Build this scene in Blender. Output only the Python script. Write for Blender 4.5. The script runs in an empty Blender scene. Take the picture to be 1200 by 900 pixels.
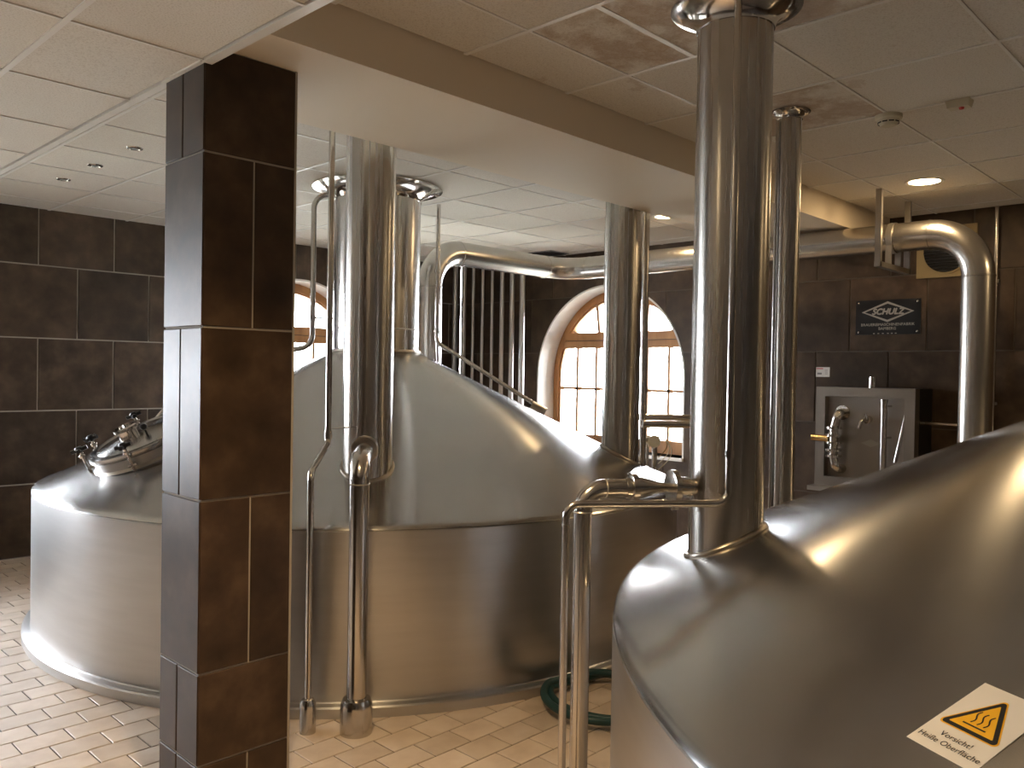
import bpy, bmesh, math, random
from mathutils import Vector, Matrix
random.seed(7)
PI = math.pi
scene = bpy.context.scene
COL = scene.collection

# ------------------------------------------------------------------ camera
CAM_H = 1.58
F_PX = 976.57
RIGHT = Vector((0.6962, -0.7176, 0.0164))
FWD = Vector((0.7177, 0.6962, -0.0138))
cam_d = bpy.data.cameras.new('camera')
cam_d.sensor_width = 36.0
cam_d.lens = F_PX / 1200.0 * 36.0
cam_d.clip_start = 0.05
cam = bpy.data.objects.new('camera', cam_d)
COL.objects.link(cam)
_f = FWD.normalized()
_r = (RIGHT - _f * RIGHT.dot(_f)).normalized()
_u = _r.cross(_f)
M = Matrix((_r, _u, -_f)).transposed().to_4x4()
M.translation = Vector((0, 0, CAM_H))
cam.matrix_world = M
scene.camera = cam

# ------------------------------------------------------------------ sky, exposure
scene.view_settings.view_transform = 'Standard'
scene.view_settings.look = 'None'
scene.view_settings.gamma = 1.0
scene.view_settings.use_curve_mapping = False
scene.view_settings.exposure = 0.0
world = bpy.data.worlds.new('overcast_sky')
scene.world = world
world.use_nodes = True
bg = world.node_tree.nodes['Background']
bg.inputs['Color'].default_value = (0.885, 0.90, 1.0, 1)
bg.inputs['Strength'].default_value = 47.0
LAMP_W = 11.0           # each warm ceiling downlight
LAMP_COL = (1.0, 0.70, 0.37)

def portal(loc, rot, sx, sy):
    l = bpy.data.lights.new('window_portal', 'AREA')
    l.shape = 'RECTANGLE'; l.size = sx; l.size_y = sy
    l.cycles.is_portal = True
    o = bpy.data.objects.new('window_portal', l)
    o.location = loc; o.rotation_euler = rot
    COL.objects.link(o)

# ------------------------------------------------------------------ constants of the place (metres)
XR, YL = 6.90, 7.59            # right wall face, left wall face
XB, YB = -4.6, -5.0            # walls behind the viewer
ZC, ZS, ZL = 2.86, 2.68, 2.62  # main ceiling, beam soffit, low ceiling
BY0, BY1 = 2.505, 3.30         # beam
XT = 1.30                      # edge of the low ceiling
WIN_R, WIN_SP, WIN_SILL = 0.96, 1.55, 0.78
V1C, V1R = (3.55, 4.785), 2.10
V2C, V2R = (3.734, -0.747), 2.842
RIM = 0.844
T1, T2 = 0.481, 0.455
def zc1(x, y): return RIM + (V1R - math.hypot(x - V1C[0], y - V1C[1])) * T1
def zc2(x, y): return RIM + (V2R - math.hypot(x - V2C[0], y - V2C[1])) * T2
def in_view(x, y, z, m=0):
    d = Vector((x, y, z - CAM_H)); w = d.dot(_f)
    if w < 0.2: return None
    px = 600 + F_PX * d.dot(_r) / w; py = 450 - F_PX * d.dot(_u) / w
    return (px, py, w) if -m < px < 1200 + m and -m < py < 900 + m else None

# ------------------------------------------------------------------ materials
def mat(name):
    m = bpy.data.materials.new(name); m.use_nodes = True
    nt = m.node_tree
    return m, nt, nt.nodes['Principled BSDF']
def N(nt, t, **kw):
    n = nt.nodes.new(t)
    for k, v in kw.items():
        if k in n.inputs: n.inputs[k].default_value = v
        else: setattr(n, k, v)
    return n
def L(nt, a, ao, b, bi): nt.links.new(a.outputs[ao], b.inputs[bi])
def noise(nt, scale, detail=4, stretch=None, rough=0.6):
    tc = N(nt, 'ShaderNodeTexCoord')
    mp = N(nt, 'ShaderNodeMapping')
    if stretch: mp.inputs['Scale'].default_value = stretch
    L(nt, tc, 'Object', mp, 'Vector')
    n = N(nt, 'ShaderNodeTexNoise', Scale=scale, Detail=detail, Roughness=rough)
    L(nt, mp, 'Vector', n, 'Vector')
    return n
def ramp(nt, src, out, stops):
    r = N(nt, 'ShaderNodeValToRGB')
    e = r.color_ramp.elements
    while len(e) < len(stops): e.new(0.5)
    for i, (p, c) in enumerate(stops):
        e[i].position = p; e[i].color = (*c, 1) if len(c) == 3 else c
    L(nt, src, out, r, 'Fac')
    return r
def bump(nt, b, src, out, strength, dist=0.01):
    n = N(nt, 'ShaderNodeBump', Strength=strength, Distance=dist)
    L(nt, src, out, n, 'Height'); L(nt, n, 'Normal', b, 'Normal')
def rmap(nt, src, out, b, inp, lo, hi):
    n = N(nt, 'ShaderNodeMapRange')
    n.inputs['To Min'].default_value = lo; n.inputs['To Max'].default_value = hi
    L(nt, src, out, n, 'Value'); L(nt, n, 'Result', b, inp)
def plain(name, col, rough=0.5, metal=0.0, **kw):
    m, nt, b = mat(name)
    b.inputs['Base Color'].default_value = (*col, 1)
    b.inputs['Metallic'].default_value = metal
    nz = noise(nt, 14, 3)
    rmap(nt, nz, 'Fac', b, 'Roughness', max(0.02, rough - 0.06), min(1, rough + 0.06))
    for k, v in kw.items(): b.inputs[k].default_value = v
    return m
def piece(name, c0, c1, c2, rough, scale, var=0.25, bmp=0.05, spec=0.5):
    """a material for separate tiles: clouded colour, each tile a little different"""
    m, nt, b = mat(name)
    tc = N(nt, 'ShaderNodeTexCoord'); oi = N(nt, 'ShaderNodeObjectInfo')
    add = N(nt, 'ShaderNodeVectorMath', operation='MULTIPLY_ADD')
    cmb = N(nt, 'ShaderNodeCombineXYZ', X=37.0, Y=53.0, Z=71.0)
    L(nt, oi, 'Random', add, 0); L(nt, cmb, 'Vector', add, 1); L(nt, tc, 'Object', add, 2)
    n = N(nt, 'ShaderNodeTexNoise', Scale=scale, Detail=5, Roughness=0.55)
    L(nt, add, 'Vector', n, 'Vector')
    r = ramp(nt, n, 'Fac', [(0.28, c0), (0.52, c1), (0.78, c2)])
    hs = N(nt, 'ShaderNodeHueSaturation')
    mr = N(nt, 'ShaderNodeMapRange')
    mr.inputs['To Min'].default_value = 1 - var; mr.inputs['To Max'].default_value = 1 + var
    L(nt, oi, 'Random', mr, 'Value'); L(nt, mr, 'Result', hs, 'Value')
    L(nt, r, 'Color', hs, 'Color'); L(nt, hs, 'Color', b, 'Base Color')
    rmap(nt, n, 'Fac', b, 'Roughness', rough - 0.05, rough + 0.06)
    bump(nt, b, n, 'Fac', bmp, 0.003)
    b.inputs['Specular IOR Level'].default_value = spec
    return m
def steel(name, col, rough, aniso=0.0, streak=None, wav=0.0, rv=0.07, scale=3.0):
    m, nt, b = mat(name)
    b.inputs['Metallic'].default_value = 1.0
    n = noise(nt, scale, 5, streak)
    r = ramp(nt, n, 'Fac', [(0.25, tuple(c * 0.93 for c in col)), (0.75, tuple(min(1, c * 1.05) for c in col))])
    L(nt, r, 'Color', b, 'Base Color')
    rmap(nt, n, 'Fac', b, 'Roughness', rough - rv, rough + rv)
    if aniso:
        b.inputs['Anisotropic'].default_value = aniso; b.inputs['Anisotropic Rotation'].default_value = 0.25
        t = N(nt, 'ShaderNodeTangent', direction_type='RADIAL', axis='Z')
        L(nt, t, 'Tangent', b, 'Tangent')
    if wav:
        n2 = noise(nt, 2.2, 2)
        bump(nt, b, n2, 'Fac', wav, 0.05)
    return m

MT = {}
MT['wall_tile'] = piece('wall_tile', (0.034, 0.021, 0.012), (0.064, 0.041, 0.025), (0.110, 0.074, 0.048), 0.48, 5.5, 0.20, 0.06, 0.25)
MT['pillar_tile'] = piece('pillar_tile', (0.024, 0.014, 0.008), (0.048, 0.028, 0.016), (0.088, 0.056, 0.034), 0.42, 6.5, 0.20, 0.04, 0.30)
MT['grout'] = plain('grout', (0.34, 0.30, 0.25), 0.85)
MT['grout_dark'] = plain('grout_dark', (0.10, 0.08, 0.062), 0.85)
MT['floor_tile'] = piece('floor_tile', (0.54, 0.425, 0.32), (0.64, 0.52, 0.405), (0.71, 0.60, 0.49), 0.42, 7, 0.10, 0.04)
MT['floor_grout'] = plain('floor_grout', (0.085, 0.06, 0.042), 0.85)
MT['plaster'] = plain('plaster', (0.76, 0.665, 0.53), 0.75)
MT['white_plaster'] = plain('white_plaster', (0.80, 0.78, 0.74), 0.7)
MT['t_bar'] = plain('t_bar', (0.78, 0.75, 0.70), 0.4)

def ceiling_mat(name, stain):
    m, nt, b = mat(name)
    tc = N(nt, 'ShaderNodeTexCoord'); oi = N(nt, 'ShaderNodeObjectInfo')
    add = N(nt, 'ShaderNodeVectorMath', operation='MULTIPLY_ADD')
    cmb = N(nt, 'ShaderNodeCombineXYZ', X=31.0, Y=17.0, Z=5.0)
    L(nt, oi, 'Random', add, 0); L(nt, cmb, 'Vector', add, 1); L(nt, tc, 'Object', add, 2)
    fine = N(nt, 'ShaderNodeTexNoise', Scale=160.0, Detail=3)
    L(nt, add, 'Vector', fine, 'Vector')
    base = ramp(nt, fine, 'Fac', [(0.32, (0.60, 0.545, 0.465)), (0.5, (0.72, 0.675, 0.60)), (0.8, (0.76, 0.715, 0.64))])
    n = N(nt, 'ShaderNodeTexNoise', Scale=3.2, Detail=8, Roughness=0.68)
    L(nt, add, 'Vector', n, 'Vector')
    if stain == 2: st = [(0.42, (0, 0, 0)), (0.54, (0.62, 0.62, 0.62)), (0.62, (0.4, 0.4, 0.4))]
    elif stain == 1: st = [(0.64, (0, 0, 0)), (0.67, (0.3, 0.3, 0.3)), (0.72, (0.08, 0.08, 0.08))]
    else: st = [(0.74, (0, 0, 0)), (0.78, (0.25, 0.25, 0.25)), (0.8, (0.1, 0.1, 0.1))]
    f = ramp(nt, n, 'Fac', st)
    mx = N(nt, 'ShaderNodeMix', data_type='RGBA')
    L(nt, f, 'Color', mx, 0)
    L(nt, base, 'Color', mx, 6); mx.inputs[7].default_value = (0.36, 0.22, 0.115, 1)
    L(nt, mx, 2, b, 'Base Color')
    b.inputs['Roughness'].default_value = 0.9
    bump(nt, b, fine, 'Fac', 0.25, 0.004)
    return m
for k in range(3): MT['ceil%d' % k] = ceiling_mat(['ceiling_panel', 'ceiling_panel_spotted', 'ceiling_panel_stained'][k], k)

MT['vessel'] = steel('vessel_brushed_steel', (0.55, 0.54, 0.525), 0.32, 0.7, (1, 1, 9), 0.04, 0.02, 2.0)
MT['cone'] = steel('cone_brushed_steel', (0.50, 0.49, 0.475), 0.23, 0.85, None, 0.02, 0.02, 2.5)
MT['pipe'] = steel('polished_pipe_steel', (0.56, 0.53, 0.49), 0.20, 0.0, (1, 1, 0.2), 0, 0.015, 20)
MT['stack'] = steel('stack_steel', (0.50, 0.475, 0.44), 0.27, 0.6, (14, 14, 0.3), 0, 0.03, 3)
MT['duct'] = steel('duct_sheet_steel', (0.56, 0.535, 0.50), 0.27, 0.0, None, 0, 0.01, 3)
MT['bracket'] = steel('bracket_steel', (0.40, 0.375, 0.34), 0.42)
MT['cabinet'] = steel('cabinet_steel', (0.34, 0.31, 0.28), 0.42)
MT['matte_pipe'] = steel('matte_pipe_steel', (0.60, 0.59, 0.57), 0.42)
MT['cabinet_frame'] = steel('cabinet_frame_steel', (0.27, 0.245, 0.22), 0.45)
MT['chrome'] = steel('fitting_steel', (0.66, 0.63, 0.59), 0.13)
MT['weld'] = steel('weld_steel', (0.52, 0.47, 0.40), 0.30)
MT['black'] = plain('black_plastic', (0.010, 0.010, 0.011), 0.35)
MT['dark'] = plain('dark_void', (0.006, 0.006, 0.006), 0.8)
MT['plate'] = plain('black_plate', (0.006, 0.006, 0.007), 0.35)
MT['plate_ink'] = plain('plate_silver_print', (0.42, 0.38, 0.33), 0.45)
MT['paper'] = plain('white_label', (0.72, 0.71, 0.68), 0.6)
MT['red'] = plain('red_print', (0.5, 0.05, 0.04), 0.6)
MT['grey'] = plain('grey_print', (0.22, 0.22, 0.22), 0.6)
MT['cream'] = plain('cream_plastic', (0.60, 0.54, 0.40), 0.45)
MT['vent'] = plain('vent_cream_metal', (0.30, 0.22, 0.10), 0.5)
MT['hose'] = plain('green_rubber_hose', (0.010, 0.050, 0.052), 0.45)
MT['sticker'] = plain('sticker_cream', (0.86, 0.77, 0.62), 0.5)
MT['yellow'] = plain('sticker_amber', (0.93, 0.47, 0.015), 0.45)
MT['ink'] = plain('sticker_ink', (0.012, 0.011, 0.010), 0.5)
MT['brass'] = steel('brass_fitting', (0.72, 0.52, 0.26), 0.2)
MT['leaf'] = piece('leaf_green', (0.10, 0.20, 0.05), (0.18, 0.30, 0.08), (0.28, 0.42, 0.14), 0.6, 6, 0.2)
MT['lawn'] = plain('gravel_yard', (0.45, 0.46, 0.40), 0.9)
MT['bark'] = plain('bark', (0.12, 0.08, 0.05), 0.9)
def wood_mat():
    m, nt, b = mat('window_wood')
    n = noise(nt, 9, 6, (1, 1, 0.12))
    r = ramp(nt, n, 'Fac', [(0.3, (0.36, 0.165, 0.055)), (0.6, (0.48, 0.24, 0.09)), (0.8, (0.56, 0.31, 0.13))])
    L(nt, r, 'Color', b, 'Base Color'); b.inputs['Roughness'].default_value = 0.42
    return m
MT['wood'] = wood_mat()
def glass_mat():
    m = bpy.data.materials.new('window_glass'); m.use_nodes = True
    nt = m.node_tree; nt.nodes.clear()
    o = N(nt, 'ShaderNodeOutputMaterial'); mx = N(nt, 'ShaderNodeMixShader')
    t = N(nt, 'ShaderNodeBsdfTransparent'); g = N(nt, 'ShaderNodeBsdfGlossy', Roughness=0.02)
    fr = N(nt, 'ShaderNodeFresnel', IOR=1.45)
    t.inputs['Color'].default_value = (0.96, 0.98, 0.97, 1)
    L(nt, fr, 'Fac', mx, 0); L(nt, t, 'BSDF', mx, 1); L(nt, g, 'BSDF', mx, 2); L(nt, mx, 'Shader', o, 'Surface')
    return m
MT['glass'] = glass_mat()
def emit(name, col, s):
    m, nt, b = mat(name)
    b.inputs['Base Color'].default_value = (*col, 1)
    b.inputs['Emission Color'].default_value = (*col, 1); b.inputs['Emission Strength'].default_value = s
    return m
MT['lamp'] = emit('lamp_diffuser', (1.0, 0.74, 0.42), 22.0)

# ------------------------------------------------------------------ mesh helpers
WL = {}
class MB:
    def __init__(self): self.v = []; self.f = []
    def quadmesh(self, vs, fs):
        o = len(self.v); self.v += [tuple(p) for p in vs]; self.f += [tuple(i + o for i in f) for f in fs]; return self
    def box(self, a, b):
        x0, y0, z0 = a; x1, y1, z1 = b
        return self.quadmesh([(x0, y0, z0), (x1, y0, z0), (x1, y1, z0), (x0, y1, z0), (x0, y0, z1), (x1, y0, z1), (x1, y1, z1), (x0, y1, z1)],
            [(0, 3, 2, 1), (4, 5, 6, 7), (0, 1, 5, 4), (1, 2, 6, 5), (2, 3, 7, 6), (3, 0, 4, 7)])
    def hexa(self, lo, hi):
        """prism between two matching polygons"""
        n = len(lo)
        return self.quadmesh(list(lo) + list(hi), [tuple(range(n - 1, -1, -1)), tuple(range(n, 2 * n))] +
            [(i, (i + 1) % n, n + (i + 1) % n, n + i) for i in range(n)])
    def lathe(self, prof, c=(0, 0, 0), seg=48, ax=None, closed=False):
        """profile [(r, h)] around an axis (default +Z)"""
        ax = Vector(ax).normalized() if ax else Vector((0, 0, 1))
        e1 = ax.orthogonal().normalized() if abs(ax.z) < 0.999 else Vector((1, 0, 0))
        e2 = ax.cross(e1); c = Vector(c)
        vs = []; fs = []; n = len(prof)
        for i in range(seg):
            a = 2 * PI * i / seg; d = e1 * math.cos(a) + e2 * math.sin(a)
            for r, h in prof: vs.append(c + d * r + ax * h)
        for i in range(seg):
            j = (i + 1) % seg
            for k in range(n if closed else n - 1):
                l = (k + 1) % n
                fs.append((i * n + k, j * n + k, j * n + l, i * n + l))
        if not closed:
            if prof[0][0] > 1e-5: fs.append(tuple(i * n for i in range(seg - 1, -1, -1)))
            if prof[-1][0] > 1e-5: fs.append(tuple(i * n + n - 1 for i in range(seg)))
        return self.quadmesh(vs, fs)
    def cyl(self, a, b, r, seg=24, r2=None):
        a = Vector(a); b = Vector(b); d = b - a
        return self.lathe([(r, 0), (r if r2 is None else r2, d.length)], a, seg, d)
    def sweep(self, pts, r, seg=16, closed=False):
        pts = [Vector(p) for p in pts]; n = len(pts)
        tan = []
        for i in range(n):
            if closed: t = pts[(i + 1) % n] - pts[i - 1]
            else: t = pts[min(i + 1, n - 1)] - pts[max(i - 1, 0)]
            tan.append(t.normalized())
        nrm = tan[0].orthogonal().normalized()
        vs = []; fs = []
        for i in range(n):
            nrm = (nrm - tan[i] * nrm.dot(tan[i])).normalized()
            bi = tan[i].cross(nrm)
            for k in range(seg):
                a = 2 * PI * k / seg
                vs.append(pts[i] + (nrm * math.cos(a) + bi * math.sin(a)) * r)
        for i in range(n if closed else n - 1):
            j = (i + 1) % n
            for k in range(seg):
                l = (k + 1) % seg
                fs.append((i * seg + k, j * seg + k, j * seg + l, i * seg + l))
        if not closed:
            fs.append(tuple(range(seg - 1, -1, -1))); fs.append(tuple((n - 1) * seg + k for k in range(seg)))
        return self.quadmesh(vs, fs)
    def pipe(self, pts, r, bend, seg=20, steps=8): return self.sweep(fillet(pts, bend, steps), r, seg)

def fillet(pts, bend, steps=8):
    pts = [Vector(p) for p in pts]; out = [pts[0]]
    for i in range(1, len(pts) - 1):
        a, b, c = pts[i - 1], pts[i], pts[i + 1]
        d1 = (a - b).normalized(); d2 = (c - b).normalized()
        ang = d1.angle(d2)
        t = min(bend / math.tan(ang / 2), (a - b).length * 0.49, (c - b).length * 0.49)
        rr = t * math.tan(ang / 2)
        ctr = b + (d1 + d2).normalized() * (rr / math.sin(ang / 2))
        p0 = b + d1 * t; p1 = b + d2 * t
        u = p0 - ctr; w = p1 - ctr; th = u.angle(w)
        for k in range(steps + 1):
            s = k / steps
            out.append(ctr + (u * math.sin((1 - s) * th) + w * math.sin(s * th)) / math.sin(th))
    out.append(pts[-1])
    return out

def link(name, data, parent=None, loc=(0, 0, 0)):
    o = bpy.data.objects.new(name, data); COL.objects.link(o)
    w = Vector(loc); WL[o] = w
    if parent is not None:
        o.parent = parent; o.location = w - WL[parent]
    else: o.location = w
    return o
def make_mesh(name, mb, m, smooth=40, recalc=True):
    me = bpy.data.meshes.new(name)
    me.from_pydata(mb.v, [], mb.f)
    if recalc:
        bm = bmesh.new(); bm.from_mesh(me)
        bmesh.ops.recalc_face_normals(bm, faces=bm.faces); bm.to_mesh(me); bm.free()
    if smooth:
        me.polygons.foreach_set('use_smooth', [True] * len(me.polygons))
        me.set_sharp_from_angle(angle=math.radians(smooth))
    me.materials.append(MT[m])
    return me
def obj(name, mb, m, parent=None, origin=None, smooth=40, recalc=True):
    """world-space geometry -> one mesh object whose origin is its parent's, or the given origin"""
    og = Vector(origin) if origin is not None else (WL[parent] if parent is not None else Vector((0, 0, 0)))
    mb.v = [(p[0] - og[0], p[1] - og[1], p[2] - og[2]) for p in mb.v]
    return link(name, make_mesh(name, mb, m, smooth, recalc), parent, og)
def tag(o, label, cat=None, group=None, kind=None):
    o['label'] = label
    if cat: o['category'] = cat
    if group: o['group'] = group
    if kind: o['kind'] = kind
    return o
def thing(name, loc, label, cat, group=None):
    return tag(link(name, None, None, loc), label, cat, group)
def struct(o, label): o['kind'] = 'structure'; o['label'] = label; return o

def tile_box(w, h, d, ch, axis):
    """chamfered slab; front face looks along -axis (or +z for floor), centre at the middle of the front face"""
    mb = MB(); a, b = w / 2, h / 2
    ring = [(-a, -b), (a, -b), (a, b), (-a, b)]
    def P(u, v, t):
        if axis == 'x': return (t, u, v)        # front looks to -x
        if axis == 'y': return (u, t, v)        # front looks to -y
        if axis == 'z': return (u, v, -t)       # front looks up
        if axis == 'c': return (u, v, t)        # front looks down
    vs = [P(u, v, d) for u, v in ring] + [P(u, v, ch) for u, v in ring] + \
         [P(u - math.copysign(ch, u), v - math.copysign(ch, v), 0) for u, v in ring]
    fs = [(0, 1, 2, 3)] + [(i, (i + 1) % 4, 4 + (i + 1) % 4, 4 + i) for i in range(4)] + \
         [(4 + i, 4 + (i + 1) % 4, 8 + (i + 1) % 4, 8 + i) for i in range(4)] + [(8, 9, 10, 11)]
    return mb.quadmesh(vs, fs)

# ------------------------------------------------------------------ walls
WINL = [4.66, 0.85, -1.35, -3.50]      # arched windows in the left wall (x of their axis)
WINR = [5.34]                   # arched window in the right wall (y of its axis)
def clip_cells(u0, u1, z0, z1, wins, R=WIN_R, sill=WIN_SILL):
    bps = {u0, u1}
    for c in wins:
        for i in range(33):
            u = c + R * math.cos(PI * i / 32)
            if u0 < u < u1: bps.add(u)
    bps = sorted(bps); out = []
    for a, b in zip(bps, bps[1:]):
        if b - a < 1e-6: continue
        m = (a + b) / 2
        c = next((c for c in wins if abs(m - c) < R), None)
        if c is None: out.append((a, b, z0, z0, z1, z1)); continue
        ha = WIN_SP + math.sqrt(max(0, R * R - (a - c) ** 2)); hb = WIN_SP + math.sqrt(max(0, R * R - (b - c) ** 2))
        if min(ha, hb) < z1: out.append((a, b, min(z1, max(z0, ha)), min(z1, max(z0, hb)), z1, z1))
        if z0 < sill: out.append((a, b, z0, z0, min(z1, sill), min(z1, sill)))
    return out
def wall_pos(side):
    if side == 'left': return lambda u, d, z: (u, YL + d, z)
    if side == 'entrance': return lambda u, d, z: (XB - d, u, z)
    return lambda u, d, z: (XR + d, u, z)
def cells_mesh(cells, d0, d1, P):
    mb = MB()
    for a, b, la, lb, ha, hb in cells:
        mb.hexa([P(a, d0, la), P(b, d0, lb), P(b, d0, hb), P(a, d0, ha)], [P(a, d1, la), P(b, d1, lb), P(b, d1, hb), P(a, d1, ha)])
    return mb
def tiled_wall(side, u0, u1, wins, joint_even, joint_odd, individual):
    P = wall_pos(side)
    w = obj('wall_' + side, cells_mesh(clip_cells(u0, u1, -0.1, 3.1, wins), 0.006, 0.34, P), 'grout' if side == 'left' else 'grout_dark', smooth=0)
    struct(w, 'wall of large dark brown square tiles with an arched window, ' + ('behind the manhole and pillar' if side == 'left' else 'carrying the black name plate'))
    ax = 'y' if side == 'left' else 'x'
    G = 0.011; shared = {}
    rest = MB()
    for row in range(5):
        z0, z1 = row * 0.6, min((row + 1) * 0.6, 2.9)
        j = joint_even if row % 2 == 0 else joint_odd
        k = math.floor((u0 - j) / 0.6)
        while j + k * 0.6 < u1:
            a = max(u0, j + k * 0.6) + G / 2; b = min(u1, j + (k + 1) * 0.6) - G / 2; k += 1
            if b - a < 0.03: continue
            zz0, zz1 = z0 + G / 2, z1 - G / 2
            hit = any(a < c + WIN_R and b > c - WIN_R for c in wins) and zz1 > WIN_SILL
            vis = individual(( a + b) / 2)
            if not vis:
                cells = clip_cells(a, b, zz0, zz1, wins)
                mbx = cells_mesh(cells, 0, 0.006, P)
                rest.quadmesh(mbx.v, mbx.f); continue
            if hit:
                cells = clip_cells(a, b, zz0, zz1, wins)
                cells = [c for c in cells if max(c[4] - c[2], c[5] - c[3]) > 0.002]
                if not cells: continue
                obj('tile', cells_mesh(cells, 0, 0.006, P), 'wall_tile', w, origin=P((a + b) / 2, 0, (zz0 + zz1) / 2), smooth=0)
            else:
                key = (round(b - a, 3), round(zz1 - zz0, 3))
                if key not in shared: shared[key] = make_mesh('tile', tile_box(key[0], key[1], 0.008, 0.0025, ax), 'wall_tile', 0)
                link('tile', shared[key], w, P((a + b) / 2, 0, (zz0 + zz1) / 2))
    if rest.v:
        o = obj('tile_field', rest, 'wall_tile', w, smooth=0); o['kind'] = 'stuff'
    return w
wall_left = tiled_wall('left', XB, XR, WINL, 2.207, 2.510, lambda u: u > -0.4)
wall_right = tiled_wall('right', YB, YL, WINR, 3.090 - 0.6, 2.808, lambda u: u > -0.4)
def back_wall(name, a, b, label):
    struct(obj(name, MB().box(a, b), 'wall_tile', smooth=0), label)
back_wall('wall_back', (XB - 0.3, YB - 0.3, -0.1), (XR + 0.3, YB, 3.1), 'dark tiled wall behind the viewer')
WINE = []
struct(obj('wall_entrance', cells_mesh(clip_cells(YB, YL + 0.3, -0.1, 3.1, WINE), 0.0, 0.34, wall_pos('entrance')), 'wall_tile', smooth=0), 'dark wall on the entrance side behind the viewer')

# ------------------------------------------------------------------ arched windows
def arch_window(idx, side, c, full=True):
    P = wall_pos(side)
    root = link('window_%d' % idx, None, None, P(c, 0, WIN_SILL))
    struct(root, 'arched wooden window in the ' + (side) + ' tiled wall with deep white reveal')
    def arch_pts(R, n=40, zb=WIN_SILL):
        return [(c - R, zb)] + [(c - R * math.cos(PI * i / n), WIN_SP + R * math.sin(PI * i / n)) for i in range(n + 1)] + [(c + R, zb)]
    def arch_ring(Ro, Ri, d0, d1, zo=WIN_SILL, zi=WIN_SILL):
        mb = MB(); po = arch_pts(Ro, zb=zo); pi = arch_pts(Ri, zb=zi)
        for i in range(len(po) - 1):
            lo = [P(po[i][0], d0, po[i][1]), P(po[i + 1][0], d0, po[i + 1][1]), P(pi[i + 1][0], d0, pi[i + 1][1]), P(pi[i][0], d0, pi[i][1])]
            hi = [P(po[i][0], d1, po[i][1]), P(po[i + 1][0], d1, po[i + 1][1]), P(pi[i + 1][0], d1, pi[i + 1][1]), P(pi[i][0], d1, pi[i][1])]
            mb.hexa(lo, hi)
        return mb
    obj('reveal', arch_ring(WIN_R, WIN_R - 0.018, -0.004, 0.36), 'white_plaster', root, smooth=30)
    obj('sill', MB().hexa([P(c - WIN_R, -0.03, WIN_SILL - 0.03), P(c + WIN_R, -0.03, WIN_SILL - 0.03), P(c + WIN_R, 0.34, WIN_SILL - 0.03), P(c - WIN_R, 0.34, WIN_SILL - 0.03)],
        [P(c - WIN_R, -0.03, WIN_SILL), P(c + WIN_R, -0.03, WIN_SILL), P(c + WIN_R, 0.34, WIN_SILL), P(c - WIN_R, 0.34, WIN_SILL)]), 'white_plaster', root, smooth=0)
    Ro = WIN_R - 0.018; Ri = Ro - 0.105
    fr = obj('frame', arch_ring(Ro, Ri, 0.26, 0.33), 'wood', root, smooth=30)
    obj('frame_bead', arch_ring(Ro - 0.055, Ri + 0.02, 0.245, 0.262), 'wood', fr, smooth=30)
    def bar(name, u0, u1, z0, z1, d0=0.262, d1=0.325, par=root, m='wood'):
        lo = [P(u0, d0, z0), P(u1, d0, z0), P(u1, d0, z1), P(u0, d0, z1)]; hi = [P(u0, d1, z0), P(u1, d1, z0), P(u1, d1, z1), P(u0, d1, z1)]
        return obj(name, MB().hexa(lo, hi), m, par, smooth=0)
    wa = lambda z: math.sqrt(max(0, Ri * Ri - max(0, z - WIN_SP) ** 2))
    bar('bottom_rail', c - Ri, c + Ri, WIN_SILL, WIN_SILL + 0.13, 0.255)
    w1 = wa(1.95)
    t = bar('transom', c - w1 - .03, c + w1 + .03, 1.945, 2.03, 0.235)
    bar('transom_groove', c - w1, c + w1, 1.938, 1.946, 0.245, par=t, m='bark')
    bar('top_rail', c - wa(1.87) - .03, c + wa(1.87) + .03, 1.86, 1.937, 0.245)
    bar('meeting_stile', c - 0.06, c + 0.06, WIN_SILL + 0.12, 1.87, 0.25)
    cols = [-Ri + 0.03, -0.60, -0.335, -0.06, 0.06, 0.335, 0.60, Ri - 0.03]
    for u in (-0.60, -0.335, 0.335, 0.60):
        bar('glazing_bar', c + u - 0.014, c + u + 0.014, WIN_SILL + 0.12, 1.87)
    for s in (-1, 1):
        a, b = sorted((s * 0.05, s * Ri)); bar('glazing_bar', c + a, c + b, 1.402, 1.43)
    fan = [0.0, 0.30, 0.60]
    for u in fan:
        for s in ((-1, 1) if u else (1,)):
            ub = c + s * u; ut = c + s * u * 1.13; zt = WIN_SP + math.sqrt(Ri * Ri - (ut - c) ** 2) + 0.02
            w = 0.016 if u else 0.03
            lo = [P(ub - w, 0.262, 2.02), P(ub + w, 0.262, 2.02), P(ut + w, 0.262, zt), P(ut - w, 0.262, zt)]
            hi = [P(ub - w, 0.32, 2.02), P(ub + w, 0.32, 2.02), P(ut + w, 0.32, zt), P(ut - w, 0.32, zt)]
            obj('glazing_bar', MB().hexa(lo, hi), 'wood', root, smooth=0)
    rows = [(WIN_SILL + 0.12, 1.41), (1.42, 1.87)]
    Rg = Ri + 0.03
    def pane(u0, u1, z0, z1):
        mb = MB(); n = 6
        top = lambda u: min(z1, WIN_SP + math.sqrt(max(0.0, Rg * Rg - u * u)))
        poly = [(u0, z0), (u1, z0)] + [(u1 + (u0 - u1) * i / n, max(z0 + 0.001, top(u1 + (u0 - u1) * i / n))) for i in range(n + 1)]
        obj('pane', mb.hexa([P(c + u, 0.29, z) for u, z in poly], [P(c + u, 0.296, z) for u, z in poly]), 'glass', root, smooth=0)
    for a, b in [(0, 1), (1, 2), (2, 3), (4, 5), (5, 6), (6, 7)]:
        for z0, z1 in rows: pane(cols[a], cols[b], z0, z1)
    fx = [-wa(2.03) - 0.02, -0.62, -0.31, 0.0, 0.31, 0.62, wa(2.03) + 0.02]
    for a, b in zip(fx, fx[1:]): pane(a, b, 2.02, 3.0)
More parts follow.
